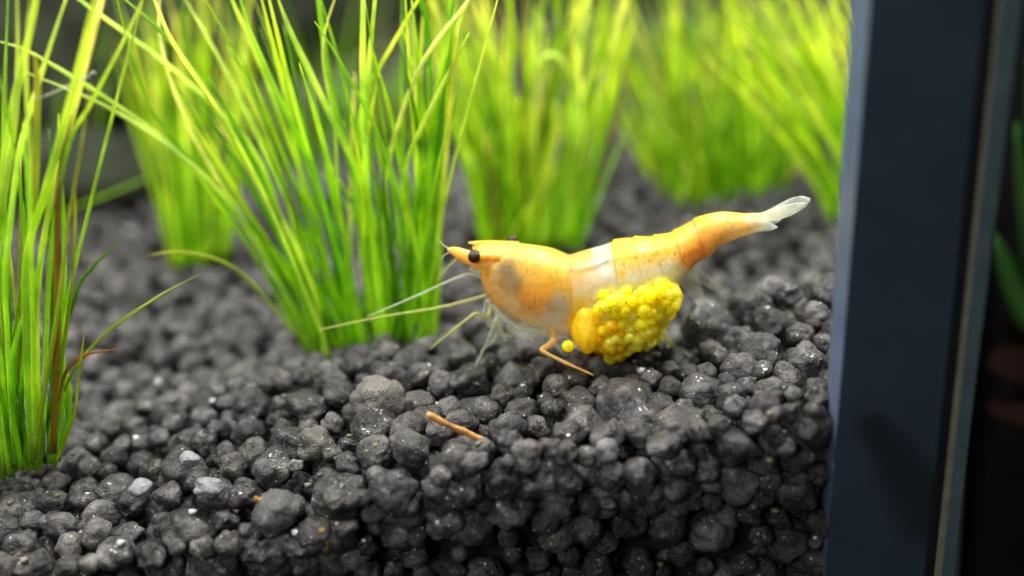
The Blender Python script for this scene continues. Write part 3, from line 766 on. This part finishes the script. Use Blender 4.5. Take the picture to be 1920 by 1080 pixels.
M_PLATE = flesh_material('golden_plate', False, lin(255, 222, 30), .98, .5, .6, .10, 0, .5)
blob('side_plate', 1102, 592, -.03, 37, 62, .275, M_PLATE, .12, 3, .08)
blob('side_plate', 1140, 618, -.03, 34, 42, .25, M_PLATE, .1, 5, .10)
blob('egg_mass', 1194, 578, .02, 74, 52, .19, M_EGG, .35, 8, .12)
poly = [(1120, 556), (1150, 542), (1190, 542), (1225, 532), (1248, 526), (1262, 536), (1270, 560), (1260, 590), (1240, 612), (1232, 634), (1215, 650), (1180, 655), (1165, 668), (1145, 672), (1122, 655), (1116, 605)]
def inside(x, y):
    c = False; j = len(poly) - 1
    for i in range(len(poly)):
        (xi, yi), (xj, yj) = poly[i], poly[j]
        if (yi > y) != (yj > y) and x < (xj - xi) * (y - yi) / (yj - yi) + xi: c = not c
        j = i
    return c
bm = bmesh.new(); bmesh.ops.create_icosphere(bm, subdivisions=3, radius=1)
egg_me = []
for mt in (M_EGG, M_EGG2, M_EGG3):
    me = bpy.data.meshes.new('egg'); bm.to_mesh(me); me.polygons.foreach_set('use_smooth', [True] * len(me.polygons)); me.materials.append(mt); egg_me.append(me)
bm.free()
eg = []
for _ in range(30000):
    x, y = random.uniform(1105, 1280), random.uniform(515, 675)
    if not inside(x, y): continue
    # thickness of the clump: full in the middle, thin at the rim
    dmin = min(math.hypot(x - a, y - b) for a, b in poly)
    th = .235 * min(1, .45 + dmin / 40)
    la = random.choice((-1, -1, -1, 1)) * th * random.uniform(.8, 1.05) - .02
    P = shp(x, y, la); r = random.uniform(.034, .050)
    if all((P - q) @ (P - q) > (.64 * (r + s)) ** 2 for q, s in eg):
        eg.append((P, r))
        o = bpy.data.objects.new('egg', egg_me[2 if (x < 1165 and y > 600 and random.random() < .35) else random.choice((0, 0, 0, 1, 1))]); COL.objects.link(o)
        o.parent = shr; o.location = Vector(P) - shr.location; o.scale = (r, r * random.uniform(.92, 1.08), r * random.uniform(.95, 1.12)); o.rotation_euler = (random.random(), random.random(), random.random())
print('eggs', len(eg))
P = shp(1065, 649, -.24); r = 11.5 * proj(P)[2] / FPX
o = bpy.data.objects.new('loose_egg', egg_me[0].copy()); COL.objects.link(o); o.location = P; o.scale = (r, r, r)
tag(o, 'single loose yellow egg between the amber leg and the egg clump', 'egg')

# ------------------------------------------------------------------ small debris
def stick(name, label, cat, pts, Y, r, mat):
    P = crom([at_y(x, y, Y + (k[0] if k else 0)) for x, y, *k in pts], 16)
    rr = [r * (1 + .10 * math.sin(i * .9) + .06 * math.sin(i * 2.3) - .25 * (i < 1)) for i in range(16)]
    tag(link(name, tube(name, P, rr, 9, .85), mat), label, cat)
stick('twig', 'short brown orange twig lying on the gravel in front of the shrimp', 'twig', [(800, 776), (840, 797), (875, 812), (905, 826)], 5.5, .021, M_TWIG)
stick('plant_scrap', 'small ochre scrap stuck upright in the front gravel below the twig', 'debris', [(603, 990), (610, 1012), (612, 1028)], 5.24, .025, M_CRUMB)
stick('crumb', 'tiny yellow brown crumb on the gravel beside the light grey stone', 'debris', [(476, 934), (486, 938), (494, 941)], 5.36, .017, simple_mat('crumb_orange', lin(150, 112, 45), .6, .4, .3, 20))

P = crom([at_y(x, y, 5.9) for x, y in ((62, 186), (90, 178), (124, 163), (150, 152), (166, 143), (174, 134), (178, 138))], 20)
tag(link('algae_thread', tube('algae_thread', P, [.0045] * 19 + [.008], 6), simple_mat('pale_thread', (.45, .5, .35), .4)), 'fine pale algae thread caught between the blades of the far left tuft', 'algae')

# ------------------------------------------------------------------ corner strip of the tank
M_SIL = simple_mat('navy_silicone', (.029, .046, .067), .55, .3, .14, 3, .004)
def painted_shadow(m, A, B, w0, w1):
    '''a soft shadow painted into the silicone colour along the line A-B'''
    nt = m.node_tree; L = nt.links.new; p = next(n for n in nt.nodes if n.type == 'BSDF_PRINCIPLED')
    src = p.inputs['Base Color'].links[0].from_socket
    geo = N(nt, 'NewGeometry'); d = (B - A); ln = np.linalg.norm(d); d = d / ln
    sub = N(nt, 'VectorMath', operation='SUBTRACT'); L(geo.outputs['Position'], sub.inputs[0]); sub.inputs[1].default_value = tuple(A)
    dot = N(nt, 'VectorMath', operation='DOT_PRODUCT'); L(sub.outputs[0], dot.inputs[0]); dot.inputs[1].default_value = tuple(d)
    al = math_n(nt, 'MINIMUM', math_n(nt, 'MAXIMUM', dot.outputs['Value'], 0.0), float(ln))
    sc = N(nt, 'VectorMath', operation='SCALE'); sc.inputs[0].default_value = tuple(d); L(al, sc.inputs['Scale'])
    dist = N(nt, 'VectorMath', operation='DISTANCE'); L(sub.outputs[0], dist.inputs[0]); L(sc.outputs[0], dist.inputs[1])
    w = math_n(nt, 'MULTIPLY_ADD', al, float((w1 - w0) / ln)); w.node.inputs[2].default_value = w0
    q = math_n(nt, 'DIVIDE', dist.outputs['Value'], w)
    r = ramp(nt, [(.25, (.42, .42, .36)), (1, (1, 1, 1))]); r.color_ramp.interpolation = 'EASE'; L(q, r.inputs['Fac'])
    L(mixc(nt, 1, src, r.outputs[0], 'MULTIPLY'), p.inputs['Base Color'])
painted_shadow(M_SIL, at_y(1640, 800, 5.165), at_y(1745, 960, 5.165), .15, .34)  # shadow smudge tinted into the lower part of the strip
M_EDGE = simple_mat('blue_grey_bead', (.075, .105, .16), .5, .4, .15, 4, .004)
M_SHADOW_GAP = simple_mat('painted_shadow_gap', (.008, .010, .011), .7, .2, .2, 4)  # shade along the strip's right edge, painted as a black band
M_GREEN = simple_mat('green_glass_edge', (.075, .112, .12), .35, .5, .15, 5)
M_LINE = simple_mat('tan_seal_line', (.20, .20, .145), .6, .3, .2, 6)
def corner(name, top, bot, y_front, y_back, mat, bev=.012):
    """upright strip between picture columns (left, right) at the top and at the bottom of the frame"""
    def ext(a, b, t): return a + (b - a) * t
    V = []
    for t, yy in ((-.35, -378), (1.25, 1350)):
        l, r_ = ext(top[0], bot[0], t), ext(top[1], bot[1], t)
        A, B = at_y(l, yy, y_front[0]), at_y(r_, yy, y_front[1])
        V += [A, B, np.array([B[0] * y_back[1] / y_front[1] * .98, y_back[1], B[2]]), np.array([A[0] * y_back[0] / y_front[0] + .02, y_back[0], A[2]])]
    f = [(0, 1, 5, 4), (1, 2, 6, 5), (2, 3, 7, 6), (3, 0, 4, 7), (0, 3, 2, 1), (4, 5, 6, 7)]
    bm = bmesh.new(); vs = [bm.verts.new(tuple(q)) for q in V]
    for q in f: bm.faces.new([vs[i] for i in q])
    bmesh.ops.recalc_face_normals(bm, faces=bm.faces)
    bmesh.ops.bevel(bm, geom=list(bm.edges), offset=bev, segments=2, affect='EDGES')
    me = bpy.data.meshes.new(name); bm.to_mesh(me); bm.free()
    return under(link(name, me, mat), post)
P0 = at_y(1700, 1080, 5.2)
post = empty('tank_corner', (P0[0], P0[1], -1.6))
tag(post, 'dark navy upright corner strip of the aquarium with blue grey glass edges', 'tank corner')
corner('silicone_bead', (1597, 1636), (1528, 1550), (5.42, 5.17), (5.9, 5.9), M_EDGE)
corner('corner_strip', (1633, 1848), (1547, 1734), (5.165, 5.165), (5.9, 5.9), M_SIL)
corner('shadow_gap', (1844, 1872), (1730, 1754), (5.18, 5.18), (5.9, 5.9), M_SHADOW_GAP, .004)
corner('seal_line', (1871, 1879), (1751, 1766), (5.15, 5.15), (5.9, 5.9), M_LINE, .004)
corner('glass_edge', (1877, 1917), (1764, 1785), (5.158, 5.158), (5.9, 5.9), M_GREEN, .006)

# ------------------------------------------------------------------ plant glimpsed beyond the corner
M_LEAF = simple_mat('outside_leaf', (.010, .032, .005), .9, .05, .4, 1.5)
M_RED = simple_mat('outside_red_leaf', (.010, .0035, .0025), .9, .05, .5, 1.5)
pl = empty('leafy_plant', at_y(1905, 800, 8.2))
tag(pl, 'blurred broad leaved plant glimpsed in the dark beyond the tank corner', 'plant')
for px, Y, w, mt in [([(1990, 640), (1945, 420), (1905, 230)], 8.3, .26, M_LEAF), ([(1985, 620), (1955, 300), (1930, 90)], 8.4, .24, M_LEAF), ([(1970, 640), (1915, 560), (1862, 440)], 8.2, .20, M_LEAF),
                     ([(1970, 760), (1915, 690), (1850, 680)], 8.1, .2, M_RED), ([(1965, 800), (1925, 775), (1850, 765)], 8.0, .16, M_RED), ([(1980, 700), (1920, 640), (1870, 600)], 8.3, .16, M_RED)]:
    P = crom([at_y(x, y, Y) for x, y in px], 12); ts = np.linspace(0, 1, 12)
    o = link('leaf', tube('leaf', P, [w * math.sin(math.pi * (.08 + .9 * t)) ** .7 for t in ts], 10, .12, .5), mt); under(o, pl)
